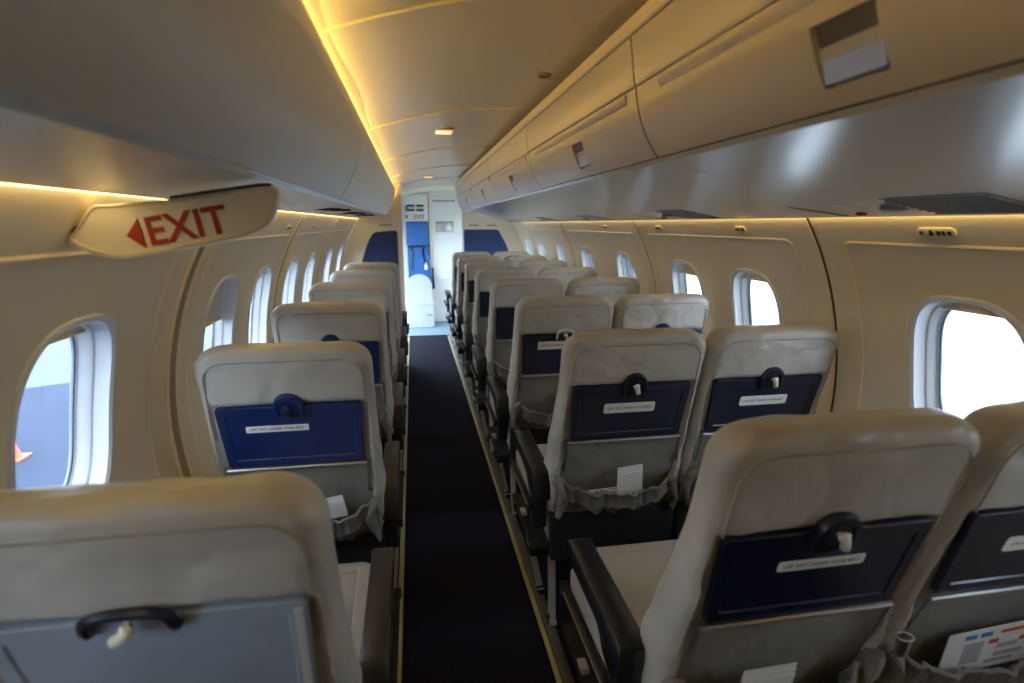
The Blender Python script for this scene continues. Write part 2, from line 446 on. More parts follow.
# double-seat side: upper panel, door with recessed paddle latch, sloping underside
RT = (.128, 1.848); RM = (.146, 1.712); RBt = (.205, 1.567)
RFACE = bez(RM, (.156, 1.620), (.206, 1.566), 10)
def right_bin(y0, y1, latch_y, label, last=False):
    g = .004
    root = empty('overhead_bin', (.5, (y0+y1)/2, 1.44), label, 'overhead bin', 'overhead bins above the double seats')
    L = Vector((-.5, -(y0+y1)/2, -1.44))
    def out(mb, name, m, parent=root):
        mb.v = [tuple(Vector(p)+L) for p in mb.v]
        return mb.build(name, m, parent, sharp=35)
    # body: fills behind the door up to the crown
    def rear(k): th = math.radians(35.5+k*(66-35.5)/8); return ((R0-.03)*math.cos(th), CZ+(R0-.03)*math.sin(th))
    body = [(RM[0]+.012, RM[1]-.004), (.175, 1.62), (.222, 1.572), (.84, 1.445)] + [rear(k) for k in range(1, 9)] + [(.30, 1.835), (.16, 1.835)]
    mb = MB(); sweep(mb, body, y0+g, y1-g); out(mb, 'shell', M['bin'])
    rl = [RT, (RT[0]-.008, RT[1]-.003), (RT[0]-.006, RT[1]-.030), (RT[0]-.001, RT[1]-.033), (RT[0]+.016, RT[1]-.030), (RT[0]+.016, RT[1]-.002)]
    mb = MB(); sweep(mb, rl, y0+.001, y1-.001); out(mb, 'top_rail', M['rail'])
    lp = [(RM[0]-.002, RM[1]-.004), (RM[0]-.0045, RM[1]-.006), (RM[0]-.0030, RM[1]-.014), (RM[0]+.0030, RM[1]-.026), (RM[0]+.004, RM[1]-.006)]
    mb = MB(); sweep(mb, lp, y0+.06, y1-.12); out(mb, 'door_lip', M['bin'])
    up = [(RT[0]+.001, RT[1]-.035), (RT[0]+.001, RT[1]-.036), (RM[0]-.004, RM[1]+.010), (RM[0]-.001, RM[1]+.003), (RM[0]+.010, RM[1]+.002), (RT[0]+.014, RT[1]-.035)]
    mb = MB(); sweep(mb, up, y0+g, y1-g); out(mb, 'upper_panel', M['bin'])
    # door with a rectangular hole where the paddle sits
    ly0, ly1 = latch_y-.052, latch_y+.052
    i0, i1 = 3, 8
    face = RFACE; inner = [(x+.012, z+.004) for x, z in face]
    mb = MB()
    sweep(mb, face+inner[::-1], y0+g, ly0); sweep(mb, face+inner[::-1], ly1, y1-g)
    sweep(mb, face[:i0+1]+inner[:i0+1][::-1], ly0, ly1); sweep(mb, face[i1:]+inner[i1:][::-1], ly0, ly1)
    d = out(mb, 'door', M['bin'])
    pd = MB()
    a = face[i0]; c = face[i1]
    dx, dz = c[0]-a[0], c[1]-a[1]
    nx, nz = -dz, dx; ln = math.hypot(nx, nz); nx /= ln; nz /= ln        # pointing into the bin
    if nx < 0: nx, nz = -nx, -nz
    def q(t, dep): return (a[0]+dx*t+nx*dep, a[1]+dz*t+nz*dep)
    sweep(pd, [q(.02, .005), q(.46, .005), q(.46, .011), q(.02, .011)], ly0+.002, ly1-.002, 1)
    sweep(pd, [q(.47, .008), q(.56, .001), q(.93, -.001), q(.96, .004), q(.95, .012), q(.47, .013)], ly0+.003, ly1-.003)
    out(pd, 'latch', [M['metal'], M['recess']], d)
    un = [(RBt[0]+.004, RBt[1]-.003), (RBt[0]+.012, RBt[1]-.012), (.848, 1.437), (.852, 1.442), (.84, 1.4445), (.222, 1.5715)]
    mb = MB(); sweep(mb, un, y0+.0015, y1-.0015); u = out(mb, 'underside', M['under'])
    # dark strip standing in for the shadow between door and underside
    sm = MB(); sweep(sm, [(RBt[0]+.0005, RBt[1]-.0005), (RBt[0]+.006, RBt[1]-.004), (RBt[0]+.02, RBt[1]+.004), (RBt[0]+.012, RBt[1]+.006)], y0+g, y1-g); out(sm, 'gap_shadow', M['seam'])
    def uz(x): return 1.555-(x-.217)*(1.555-1.437)/(.848-.217)
    # service unit: grille, call buttons and reading lights near the wall edge
    yc = (y0+y1)/2
    s = MB(); s.prism([(.655, y1-.39, uz(.655)-.002), (.825, y1-.39, uz(.825)-.002), (.825, y1-.15, uz(.825)-.002), (.655, y1-.15, uz(.655)-.002)], (0, 0, .004)); gr = out(s, 'grille_plate', M['grey'], u)
    s = MB()
    for k in range(7):
        x = .665+k*.022; s.box((x, y1-.38, uz(x)-.006), (x+.011, y1-.16, uz(x)+.004))
    out(s, 'air_grille', M['grey'], u)
    b = MB(); x = .80; yy = y0+.055
    b.rings([[(x+r*math.cos(t*PI/6), yy+r*math.sin(t*PI/6), uz(x)-h) for t in range(12)] for r, h in ((.013, -.003), (.013, .004), (.009, .006))], cap1=True)
    out(b, 'call_button', M['red'], u)
    b = MB(); x = .75; yy = y1-.10
    b.rings([[(x+r*math.cos(t*PI/8), yy+r*math.sin(t*PI/8), uz(x)-h) for t in range(16)] for r, h in ((.03, -.003), (.03, .004), (.022, .008), (.018, .004))], cap1=True)
    out(b, 'reading_light', M['grey'], u)
    s = MB(); s.prism([(.70, y0+.20, uz(.70)-.0015), (.83, y0+.13, uz(.83)-.0015), (.83, y0+.14, uz(.83)-.0015), (.70, y0+.212, uz(.70)-.0015)], (0, 0, .004)); out(s, 'vent_slot', M['black'], u)
    return root
RB = [(.02, 1.25, .645, 'long cream overhead bin with its big paddle latch above the double seats'),
      (1.25, 2.42, 1.74, 'cream overhead bin next ahead of the one with the big paddle latch'),
      (2.42, 3.60, 2.93, 'cream overhead bin second ahead of the one with the big paddle latch'),
      (3.60, 4.80, 4.15, 'cream overhead bin third ahead of the one with the big paddle latch'),
      (4.80, 6.40, 5.4, 'cream overhead bin ending before the cockpit wall with rounded front corner')]
for b in RB: right_bin(*b)

# single-seat side: bullet shaped bins without visible latches
LFACE = [(-.500, 1.742)] + bez((-.497, 1.728), (-.518, 1.575), (-.590, 1.497), 12)
def left_bin(y0, y1, label):
    root = empty('overhead_bin', (-.7, (y0+y1)/2, 1.45), label, 'overhead bin', 'overhead bins above the single seats')
    L = Vector((.7, -(y0+y1)/2, -1.45))
    def out(mb, name, m, parent=root):
        mb.v = [tuple(Vector(p)+L) for p in mb.v]
        return mb.build(name, m, parent, sharp=35)
    g = .003
    inner = [(x-.012, z+.002) for x, z in LFACE]
    mb = MB(); sweep(mb, LFACE+inner[::-1], y0+.001, y1-.008); out(mb, 'door', M['bin'])
    inn = [(x-.0015, z+.0005) for x, z in LFACE]; inn2 = [(x-.010, z+.002) for x, z in LFACE]
    mb = MB(); sweep(mb, inn+inn2[::-1], y1-.0075, y1-.0005); out(mb, 'gap_shadow', M['seam'])  # dark filler stands in for the shadow inside the bin seam
    def rear(k): th = math.radians(37+k*(52-37)/6); return (-(R0-.03)*math.cos(th), CZ+(R0-.03)*math.sin(th))
    body = [(-.516, 1.70), (-.536, 1.60), (-.602, 1.502), (-.82, 1.472)] + [rear(k) for k in range(1, 7)] + [(-.62, 1.66), (-.56, 1.675)]
    mb = MB(); sweep(mb, body, y0+g, y1-g); out(mb, 'shell', M['bin'])
    un = [(-.594, 1.4985), (-.602, 1.4885), (-.825, 1.463), (-.829, 1.468), (-.82, 1.4715), (-.600, 1.5005)]
    mb = MB(); sweep(mb, un, y0+.0015, y1-.0015); u = out(mb, 'underside', M['under'])
    def uz(x): return 1.4885-(-.602-x)*(.0255/.223)
    yy = y0+.55
    while yy < y1-.2:
        if yy > 1.25:
            b = MB(); x = -.70
            b.rings([[(x+r*math.cos(t*PI/6), yy+r*math.sin(t*PI/6), uz(x)-h) for t in range(12)] for r, h in ((.015, -.003), (.015, .004), (.010, .007))], cap1=True)
            out(b, 'call_button', M['red'], u)
            s = MB(); s.box((-.80, yy-.10, uz(-.72)-.004), (-.64, yy-.09, uz(-.72)+.004)); out(s, 'vent_slot', M['black'], u)
            s = MB(); s.box((-.80, yy+.10, uz(-.70)-.006), (-.62, yy+.108, uz(-.70)+.004)); out(s, 'panel_joint', M['seam'], u)
        yy += .8
    return root
left_bin(-.9, 2.0, 'long smooth grey cream overhead bin carrying the exit sign')
left_bin(2.0, 5.02, 'smooth cream overhead bin ahead of the exit sign, above the single seats')
left_bin(5.02, 5.55, 'short cream overhead bin end piece against the dark blue bulkhead panel')

# cove lights
def cove(name, prof, y0, y1, m, label):
    mb = MB(); sweep(mb, prof, y0, y1); return tag(mb.build(name, m), label, 'light strip')
cove('ceiling_light_strip', [(-.566, 1.722), (-.548, 1.722), (-.548, 1.737), (-.566, 1.737)], -.8, 5.5, M['covetop'], 'warm yellow light strip glowing along the ceiling edge above the single seats')
cove('ceiling_wall_light_strip', [(.857, 1.4375), (.870, 1.4375), (.868, 1.446), (.857, 1.446)], -.8, 6.4, M['cove'], 'warm yellow light strip where bins meet the wall by the double seats')
cove('ceiling_wall_light_strip', [(-.834, 1.464), (-.851, 1.464), (-.849, 1.474), (-.834, 1.474)], -.8, 5.5, M['cove'], 'warm yellow light strip where bins meet the wall by the single seats')

# ceiling fittings
cf = empty('ceiling_light', (-.185, 2.84, cz_at(-.185)-.004), 'small rectangular lit ceiling fitting glowing orange above the aisle', 'light')
mb = MB(); mb.box((-.046, -.06, -.004), (.046, .06, .004), .003); mb.build('bezel', M['bead'], cf)
mb = MB(); mb.box((-.038, -.05, -.007), (.038, .05, -.003), .002); mb.build('lens', M['lens'], cf)
cf = empty('ceiling_light', (-.187, 5.5, cz_at(-.187)-.004), 'tiny rectangular ceiling fitting beyond the orange lit one', 'light')
mb = MB(); mb.box((-.046, -.06, -.004), (.046, .06, .004), .003); mb.build('bezel', M['bead'], cf)
mb = MB(); mb.box((-.038, -.05, -.007), (.038, .05, -.003), .002); mb.build('lens', M['lens'], cf)
sd = empty('ceiling_speaker', (.075, 1.84, cz_at(.075)-.002), 'small dark round fitting on the ceiling beside the bin edge', 'speaker')
mb = MB(); mb.rings([[(r*math.cos(t*PI/10), r*math.sin(t*PI/10), -h) for t in range(20)] for r, h in ((.022, -.004), (.022, .003), (.019, .004))], cap1=True); mb.build('ring', M['grey'], sd)
mb = MB(); mb.rings([[(r*math.cos(t*PI/10), r*math.sin(t*PI/10), -h) for t in range(20)] for r, h in ((.018, .002), (.018, .0055), (.010, .006))], cap1=True); mb.build('mesh_cap', M['black'], sd)

# row placards on the wall just under the light strip
def placard(side, y, w, label):
    a = wa(1.400); root = empty('row_placard', tuple(wpt(side, y, a, -.001)), label, 'placard', 'row placards along the wall tops')
    th = a/R0
    ex = Vector((0, -side, 0)) if side > 0 else Vector((0, 1, 0))
    ez = Vector((-side*math.sin(th), 0, math.cos(th))); n = ex.cross(ez)
    mt = Matrix((ex, ez, n)).transposed().to_4x4()
    mb = MB(); R = [[mt @ Vector((x, y_, d)) for x, y_ in rrect2(-w+i, -.013+i, w-i, .013-i, .013, 5)] for d, i in ((-.001, 0), (.003, 0), (.004, .002))]
    mb.rings(R, cap0=True, cap1=True); mb.build('plate', M['bead'], root)
    k = MB()
    def dash(x0, x1, z0, z1): k.prism([mt @ Vector((x0, z0, .0042)), mt @ Vector((x1, z0, .0042)), mt @ Vector((x1, z1, .0042)), mt @ Vector((x0, z1, .0042))], tuple(n*.0006))
    for sgn in (-1, 1): dash(sgn*w*.72-.005, sgn*w*.72+.005, -.005, .005)
    k.prism([mt @ Vector((-.018, -.007, .0042)), mt @ Vector((-.004, -.007, .0042)), mt @ Vector((-.008, .008, .0042)), mt @ Vector((-.014, .008, .0042))], tuple(n*.0006))
    dash(.004, .014, -.006, .006); dash(.018, .026, -.006, .006)
    k.build('marking', M['ink'], root)
placard(1, 1.17, .052, 'pill shaped row placard above the big bright window')
placard(1, 2.00, .034, 'row placard above the second window beside the double seats')
placard(1, 2.74, .034, 'row placard above the third window beside the double seats')
placard(1, 3.55, .034, 'row placard above the fourth window beside the double seats')
placard(-1, 1.95, .03, 'row placard on the wall just beyond the end of the exit sign')
placard(-1, 2.66, .03, 'row placard above the third window beside the single seats')
placard(-1, 3.3, .03, 'row placard above the fourth window beside the single seats')

# ------------------------------------------------------------------ exit sign
def exit_sign():
    y = 1.03
    root = empty('exit_sign', (-.72, y, 1.36), 'white hanging sign with red arrow and EXIT letters under the bin', 'exit sign')
    def P(x, z, d=0.): return Vector((x+.72, d, z-1.36))
    key = [(-.894, 1.388), (-.877, 1.415), (-.856, 1.444), (-.83, 1.447), (-.775, 1.452), (-.734, 1.456), (-.685, 1.464), (-.631, 1.473), (-.585, 1.4785), (-.572, 1.472), (-.573, 1.453), (-.580, 1.433), (-.597, 1.412), (-.631, 1.396), (-.694, 1.380), (-.767, 1.366), (-.813, 1.359), (-.842, 1.361), (-.873, 1.372)]
    # smooth outline
    out = []
    m = len(key)
    for i in range(m):
        p0, p1, p2, p3 = key[i-1], key[i], key[(i+1) % m], key[(i+2) % m]
        for t in (0, .25, .5, .75):
            out.append(tuple(.5*((2*p1[k])+(-p0[k]+p2[k])*t+(2*p0[k]-5*p1[k]+4*p2[k]-p3[k])*t*t+(-p0[k]+3*p1[k]-3*p2[k]+p3[k])*t**3) for k in (0, 1)))
    cx, cz_ = -.73, 1.418
    def scl(f, fz): return [(cx+(x-cx)*f, cz_+(z-cz_)*fz) for x, z in out]
    rim = MB()
    rim.rings([[P(x, z, d) for x, z in scl(f, fz)] for f, fz, d in ((.955, .85, -.010), (.965, .88, -.014), (.99, .97, -.013), (1, 1, -.008), (1, 1, .008), (.99, .97, .013), (.965, .88, .014), (.955, .85, .010))])
    rim.build('rim', M['signrim'], root)
    face = MB()
    rr = scl(.958, .86)
    face.rings([[P(x, z, -.010) for x, z in rr], [P(x, z, .010) for x, z in rr]], cap0=True, cap1=True)
    face.build('face', M['signface'], root)
    ltr = MB()
    sl = math.atan2(.022, .20)*.9
    base = P(-.7165, 1.4115, -.0112)
    mt = Matrix.Translation(base) @ Matrix.Rotation(-.18, 4, 'Y') @ Matrix.Rotation(PI/2, 4, 'X')
    sh = Matrix.Identity(4); sh[1][1] = 1.0
    ltr.text('EXIT', mt @ Matrix.Diagonal((.98, 1.0, 1, 1)), .064, bold=.022)
    ltr.build('lettering', M['red'], root)
    ar = MB()
    c = mt @ Vector((-.081, .002, 0))
    ex = (mt.to_3x3() @ Vector((1, 0, 0))); ez = (mt.to_3x3() @ Vector((0, 1, 0)))
    ar.prism([c-ex*.013, c+ex*.011-ez*.024, c+ex*.011+ez*.024], (0, -.0012, 0))
    ar.build('arrow', M['red'], root)
    br = MB()
    br.prism([(-.02, -.005, .0965), (.035, -.005, .1045), (.12, -.005, .1175), (.138, -.005, .119), (.138, -.005, .1235), (.12, -.005, .123), (.035, -.005, .110), (-.02, -.005, .1005)], (0, .01, 0))
    br.build('bracket', M['black'], root)
    st = MB(); st.tube([P(-.872, 1.405), P(-.893, 1.405)], .008); st.build('wall_stud', M['black'], root)
exit_sign()

# ------------------------------------------------------------------ seats
LEAN = .28; WS = .219
def yr(z): return LEAN*(1.05-z) if z < 1.05 else LEAN*(1.05-z)*.55
def th_(z):
    return .088+.045*smooth(1.0, .6, z)
def half(z):
    w = WS+.008*smooth(.95, .6, z)-.012*smooth(.52, .40, z)
    r = .062; z0 = 1.112-r
    if z > z0: w = w-r+math.sqrt(max(0, r*r-(z-z0)**2))
    return w
def backrest_mb(seed, tall=0.):
    mb = MB(); rings = []
    zs = [.465+.0061*i for i in range(102)] + [1.090, 1.096, 1.101, 1.105, 1.1085, 1.1105, 1.112]
    zs = sorted(zs)
    for z in zs:
        t = th_(z); y0, y1 = yr(z), yr(z)+t
        re = .030
        if z > 1.112-re:
            k = re-math.sqrt(max(0, re*re-(z-(1.112-re))**2)); y0 += k*.9; y1 -= k*.9
        w = max(.05, half(z))
        ring = []
        for (x, y) in rrect2(-w, y0, w, y1, min(.034, (y1-y0)*.45), 6, 40, 3):
            v = Vector((x, y, z))
            rearness = smooth(.35, .12, (y-y0)/(y1-y0))
            # the tray and pocket sit in a shallow recess of the cover
            rec = smooth(.205, .192, abs(x))*smooth(.958, .946, z)
            v.y += .016*rec*rearness
            n1 = noise.noise(Vector((x*9+seed*3.1, y*9, z*9+seed)))+.5*noise.noise(Vector((x*24, z*18+seed*2, y*20)))
            amp = .0050 if z < .955 else .0044
            cr = math.sin((x*.5+z)*70+5*noise.noise(Vector((x*4+seed, z*5, seed))))*smooth(.1, .35, noise.noise(Vector((x*5+seed*2, z*6, 3.+seed))))
            q = noise.noise(Vector((x*7+seed*1.3, z*10+x*3, seed*2.+.5)))+.35*noise.noise(Vector((x*19, z*23, seed))); rdg = smooth(.82, 1.0, 1-abs(q)*1.6)
            v.y -= (amp*n1+.0016*cr-.0030*rdg)*rearness; v.x += .0020*n1*smooth(.12, .2, abs(x))
            # slack creases running down the side wings
            v.x += .0022*math.sin(z*55+x*8+seed)*smooth(.18, .22, abs(x))*smooth(.95, .6, z)
            # top drape
            if z > 1.06: v.z += .004*noise.noise(Vector((x*14+seed, y*10, seed*1.7)))
            hf = smooth(.97, 1.06, z); v.z += tall*hf; v.y -= tall*LEAN*hf
            ring.append(v)
        rings.append(ring)
    mb.rings(rings, cap0=True)
    for i, f in enumerate(mb.f):
        c = sum((Vector(mb.v[k]) for k in f), Vector())/len(f)
        if c.z < .755 and abs(c.x) < .197 and c.y < yr(c.z)+.030: mb.mi[i] = 1
    # close the top by shrinking
    last = rings[-1]; c = sum(last, Vector())/len(last)
    mb.rings([last, [c+(p-c)*.55+Vector((0, 0, .0015)) for p in last], [c+(p-c)*.1+Vector((0, 0, .002)) for p in last]], cap1=True)
    return mb
def rear_frame(x, z, d=0.):
    """point on the leaning rear plane at x, z, d metres out towards the rear"""
    n = Vector((0, -1, -LEAN)).normalized()
    return Vector((x, yr(z), z)) + n*d
def piping_mb(tall=0.):
    mb = MB(); w = WS-.024; zt = 1.074; r = .05; P = []
    for k in range(13): P.append((-w, .955+(zt-r-.955)*k/12))
    for k in range(1, 7): t = PI/2*k/6; P.append((-w+r-r*math.cos(t), zt-r+r*math.sin(t)))
    for k in range(1, 14): P.append((-w+r+(2*w-2*r)*k/14, zt))
    for k in range(0, 7): t = PI/2*k/6; P.append((w-r+r*math.sin(t), zt-r+r*math.cos(t)))
    for k in range(1, 13): P.append((w, zt-r-(zt-r-.955)*k/12))
    def pt(x, z):
        y = yr(z); re = .030; k = 0
        if z > 1.112-re: k = re-math.sqrt(re*re-(z-(1.112-re))**2)
        hf = smooth(.97, 1.06, z)
        return (x, y+k*.9-.0012-tall*LEAN*hf, z+tall*hf)
    mb.tube([pt(x, z) for x, z in P], .0021, 6); return mb
def tray_mb(wt=.187, wb=.180, zt=.945, zb=.757, thick=.014):
    """tray table with a raised rim and a sunken field, hung on the leaning back"""
    mb = MB()
    def outline(ins, r, d):
        pts = rrect2(-1, 0, 1, 1, .0, 1)
        out = []
        for (x, z) in rrect2(-wt+ins, zb+ins, wt-ins, zt-ins, r, 4, 6, 4):
            f = (z-zb)/(zt-zb); s = (wb+(wt-wb)*f)/wt
            out.append(rear_frame(x*s, z, d))
        return out
    mb.rings([outline(0, .010, -.013), outline(0, .010, -.003), outline(.002, .009, 0.), outline(.022, .006, .000), outline(.025, .005, -.003)], cap0=True)
    # field
    f = outline(.025, .005, -.003)
    b = mb.verts(f); mb.face([b+i for i in range(len(f))], 0, False)
    return mb
def bar_mb():
    mb = MB(); mb.tube([rear_frame(x, .750, .000) for x in (-.186, -.09, 0, .09, .186)], .0055, 8)
    for s in (-1, 1): mb.tube([rear_frame(s*.186, .750, 0), rear_frame(s*.188, .70, -.004), rear_frame(s*.186, .64, -.010)], .0045, 6)
    return mb
def housing_mb(w=.039, h=.047):
    """rounded hood around the tray latch"""
    mb = MB(); P = []
    for k in range(13):
        t = PI*k/12; P.append((w*math.cos(t)*(1 if abs(math.cos(t)) < .95 else 1), .938+h*math.sin(t)**.7 if math.sin(t) > 1e-6 else .938))
    P = [(w, .915)] + P + [(-w, .915)]
    def ring(f, d): return [rear_frame(x*f, .935+(z-.935)*f, d) for x, z in P]
    mb.rings([ring(1.0, -.004), ring(1.0, .008), ring(.92, .014), ring(.70, .015), ring(.62, .009)], cap0=True, cap1=True)
    return mb
def knob_mb(ang=.15):
    mb = MB(); c, s = math.cos(ang), math.sin(ang)
    def q(u, v, d): return rear_frame(u*c+v*s, .947+v*c-u*s, d)
    mb.tube([q(0, .011, .018), q(0, .004, .024), q(0, -.004, .025), q(0, -.014, .024), q(0, -.022, .017)], [.005, .008, .0075, .0075, .005], 10)
    mb.tube([q(-.009, .006, .020), q(0, .006, .024), q(.009, .006, .020)], [.004, .007, .004], 8)
    mb.tube([q(0, 0, .006), q(0, 0, .024)], .005, 8)
    return mb
def loop_mb():
    mb = MB(); P = []
    for k in range(15):
        t = PI*k/14; P.append(rear_frame(.036*math.cos(t), .944+.030*max(0, math.sin(t))**.6, .012))
    P = [rear_frame(.036, .930, .008)] + P + [rear_frame(-.036, .930, .008)]
    mb.tube(P, .0055, 8); return mb
def wide_handle_mb():
    mb = MB(); P = []
    for k in range(17):
        t = PI*k/16; P.append(rear_frame(.048*math.cos(t), .945+.020*max(0, math.sin(t))**.5, .010))
    P = [rear_frame(.050, .932, .004)] + P + [rear_frame(-.050, .932, .004)]
    mb.tube(P, .0075, 8); return mb
def label_mb(style):
    cx, z0, w, h, r = {'strip': (-.038, .877, .080, .0095, .002), 'rounded': (-.002, .866, .082, .0165, .006), 'square': (-.030, .895, .086, .019, .001), 'slim': (.004, .873, .080, .0105, .004)}[style]
    mb = MB()
    for dd, ins in ((0, 0),):
        R = [[rear_frame(cx+x, z0+z, d) for x, z in rrect2(-w, -h, w, h, r, 3)] for d in (-.0035, -.0015)]
        mb.rings(R, cap0=True, cap1=True)
    n = Vector((0, -1, -LEAN)).normalized(); ex = Vector((1, 0, 0)); ez = n.cross(ex)
    if ez.z < 0: ez = -ez
    mt = Matrix((ex, ez, n)).transposed().to_4x4(); mt.translation = rear_frame(cx, z0, -.0010)
    mb.text('LIFE VEST UNDER YOUR SEAT', mt, .0105 if style != 'square' else .0110, mi=1, bold=.012)
    return mb
def pocket_mb(seed):
    mb = MB(); rows = []
    NU, NV = 60, 14
    for j in range(NV+1):
        v = j/NV; row = []
        for i in range(NU+1):
            u = -1+2*i/NU
            ztop = .612-.045*(1-abs(u)**2.2)+.004*math.sin(u*31+seed)
            z = .462+(ztop-.462)*v
            edge = (1-abs(u)**4)
            bulge = -.012+(.020+.040*v**1.3)*edge
            gather = (.0028*math.sin(u*38+seed+2*v+3*math.sin(u*7+seed))*v**1.5+.012*noise.noise(Vector((u*5+seed, v*3, seed)))+.006*noise.noise(Vector((u*14+seed, v*4, seed))))
            row.append(rear_frame(u*(.196+.012*v), z, bulge+gather*(1 if abs(u) < .97 else .2)))
        rows.append(row)
    mb.rings(rows, closed=False)
    # inner side folded back from the elastic hem
    inner = [[p+Vector((0, .006, -.004)) for p in rows[-1]], [p+Vector((0, .008, -.05)) for p in rows[-1]]]
    mb.rings([rows[-1]]+inner, closed=False)
    return mb, rows[-1]
def gather_mb(seed, s):
    """loose gathered cloth at the lower side of the back"""
    mb = MB(); R = []
    for k in range(13):
        t = k/12; z = .62-.15*t
        c = Vector((s*(.196+.012*math.sin(t*5+seed)), yr(z)-.010+.006*math.sin(t*9+seed), z))
        rx, ry = (.017+.006*math.sin(t*9+seed))*(1-.4*t*t)*smooth(-.15, .12, t), .022*smooth(-.15, .12, t)
        R.append([c+Vector((rx*math.cos(a)*(1+.10*math.sin(4*a+seed+t*5)), ry*math.sin(a)*(1+.10*math.sin(4*a+seed+t*4)), .003*math.sin(3*a+seed))) for a in [2*PI*q/28 for q in range(28)]])
    mb.rings(R, cap0=True, cap1=True); return mb
def cushion_mb():
    """seat cushion rising gently to its front edge, with a stitched inset panel"""
    mb = MB(); rings = []
    w = .212; y0, y1 = .19, .675
    def zt(y): return .452+.06*smooth(y0, y1, y)
    for dz, ins in ((-.125, .012), (-.12, .004), (-.06, .0), (-.022, .0), (-.010, .004), (-.003, .010), (0, .020), (.002, .032), (.003, .046), (.0005, .049), (.003, .053), (.006, .075), (.0075, .11), (.008, .17)):
        ring = []
        for x, y in rrect2(-w+ins, y0+ins, w-ins, y1-ins, max(.004, .045-ins*.8), 5, 8, 8):
            ring.append((x, y, zt(y)+dz+(.0015*noise.noise(Vector((x*12, y*12, 1))) if dz > -.05 else 0)))
        rings.append(ring)
    mb.rings(rings, cap0=True, cap1=True); return mb
def armrest_mb(xc, w):
    mb = MB(); prof = []
    y0, y1 = .155, .535
    rings = []
    for dx, ins in ((-w, .004), (-w+.004, 0), (w-.004, 0), (w, .004)):
        P = []
        top = .628-ins; bot = .575+ins
        # side outline: rounded front, squared deeper rear
        P += [(y0+ins, .525+ins), (y0+ins, .612), (y0+.008, .622-ins), (y0+.02, top)]
        for k in range(9): t = PI/2-PI*k/8; P.append((y1-.027+(.027-ins)*math.cos(t), (top+bot)/2+((top-bot)/2)*math.sin(t)))
        P += [(y0+.13, bot), (y0+.09, .54), (y0+.06, .525+ins)]
        rings.append([(xc+dx, y, z+.010*(y-y0)/.4) for y, z in P])
    mb.rings(rings, cap0=True, cap1=True, smooth=True); return mb
def armpanel_mb(xc, w):
    mb = MB(); rings = []
    for dx, ins in ((-w, .003), (-w+.003, 0), (w-.003, 0), (w, .003)):
        P = [(y, z) for y, z in rrect2(.245+ins, .435+ins, .515-ins, .572-ins, .03, 5)]
        rings.append([(xc+dx, y, z) for y, z in P])
    mb.rings(rings, cap0=True, cap1=True); return mb
def lever_mb(xc):
    mb = MB(); mb.box((xc-.007, .17, .485), (xc+.007, .52, .512), .003); mb.tube([(xc-.009, .52, .498), (xc+.009, .52, .498)], .017, 12); return mb
def leg_mb(x, front, sl=0.):
    mb = MB()
    y = .385 if front else .20
    mb.box((x-.013, y-.005, .010), (x+.013, y+.045, .030), .003)
    mb.prism([(x-.011, y, .02), (x-.011, y+.034, .02), (x-.011+sl, y+.064, .345), (x-.011+sl, y+.030, .345)], (.022, 0, 0), bev=.002)
    return mb
def foot_mb(x, y):
    mb = MB(); mb.box((x-.014, y-.022, .0085), (x+.014, y+.022, .026), .004); mb.tube([(x-.014, y, .034), (x+.014, y, .034)], .010, 10); return mb

_mesh = {}
def shared(key, fn, mats, name, parent, sharp=40):
    if key not in _mesh:
        o = fn().build(name, mats, parent, sharp=sharp); _mesh[key] = o.data; return o
    o = bpy.data.objects.new(name, _mesh[key]); col.objects.link(o); o.parent = parent; return o
def pmesh(seed):
    mb, top = pocket_mb(seed); return mb
def hem_fn(seed):
    _, top = pocket_mb(seed); mb = MB(); mb.tube([p+Vector((0, .001, .002)) for p in top], .0055, 6); return mb

def add_back(root, x, seed, style, tray, latch, tall=0.):
    sd = seed % 3
    b = shared(('back', sd, tall), lambda: backrest_mb(sd*1.7, tall), [M['leather'], M['backcloth']], 'backrest', root)
    b.location.x = x
    shared(('pip', tall), lambda: piping_mb(tall), [M['piping']], 'piping', b)
    t = shared(('tray', tray), tray_mb, [M[tray]], 'tray_table', b, 30)
    shared('bar', bar_mb, [M['metal']], 'tray_rail', b)
    if latch == 'knob':
        shared(('hood', tray), housing_mb, [M[tray]], 'latch_hood', b); shared('knob', lambda: knob_mb(-.35), [M['offwhite']], 'latch_knob', b)
    elif latch == 'knobdark':
        shared(('hood', tray), housing_mb, [M[tray]], 'latch_hood', b); shared('knobd', lambda: knob_mb(0), [M['navy']], 'latch_knob', b)
    elif latch == 'loop':
        shared('loop', loop_mb, [M['offwhite']], 'latch_loop', b); shared('knob', lambda: knob_mb(-.1), [M['offwhite']], 'latch_knob', b)
    elif latch == 'wide':
        hh = shared('wide', wide_handle_mb, [M['navy']], 'latch_hood', b); kk = shared('knobw', lambda: knob_mb(.9), [M['offwhite']], 'latch_knob', b); hh.location.x = kk.location.x = -.016
    if style: shared(('lab', style), lambda: label_mb(style), [M['label'], M['ink']], 'life_vest_placard', b)
    shared(('pocket', sd), lambda: pmesh(sd*2.3), [M['fabric']], 'seat_pocket', b, 60)
    shared(('hem', sd), lambda: hem_fn(sd*2.3), [M['fabric']], 'pocket_hem', b)
    for s in (-1, 1): shared(('gather', sd, s), lambda: gather_mb(sd*1.3+s, s), [M['fabric']], 'gathered_cloth', b, 60)
    if tray == 'greytray':
        mb = MB(); mb.prism([rear_frame(.172, .938, .0035), rear_frame(.183, .938, .0035), rear_frame(.177, .762, .0035), rear_frame(.166, .762, .0035)], (0, -.004, -.001))
        mb.build('tray_trim', M['legmetal'], b)
    return b

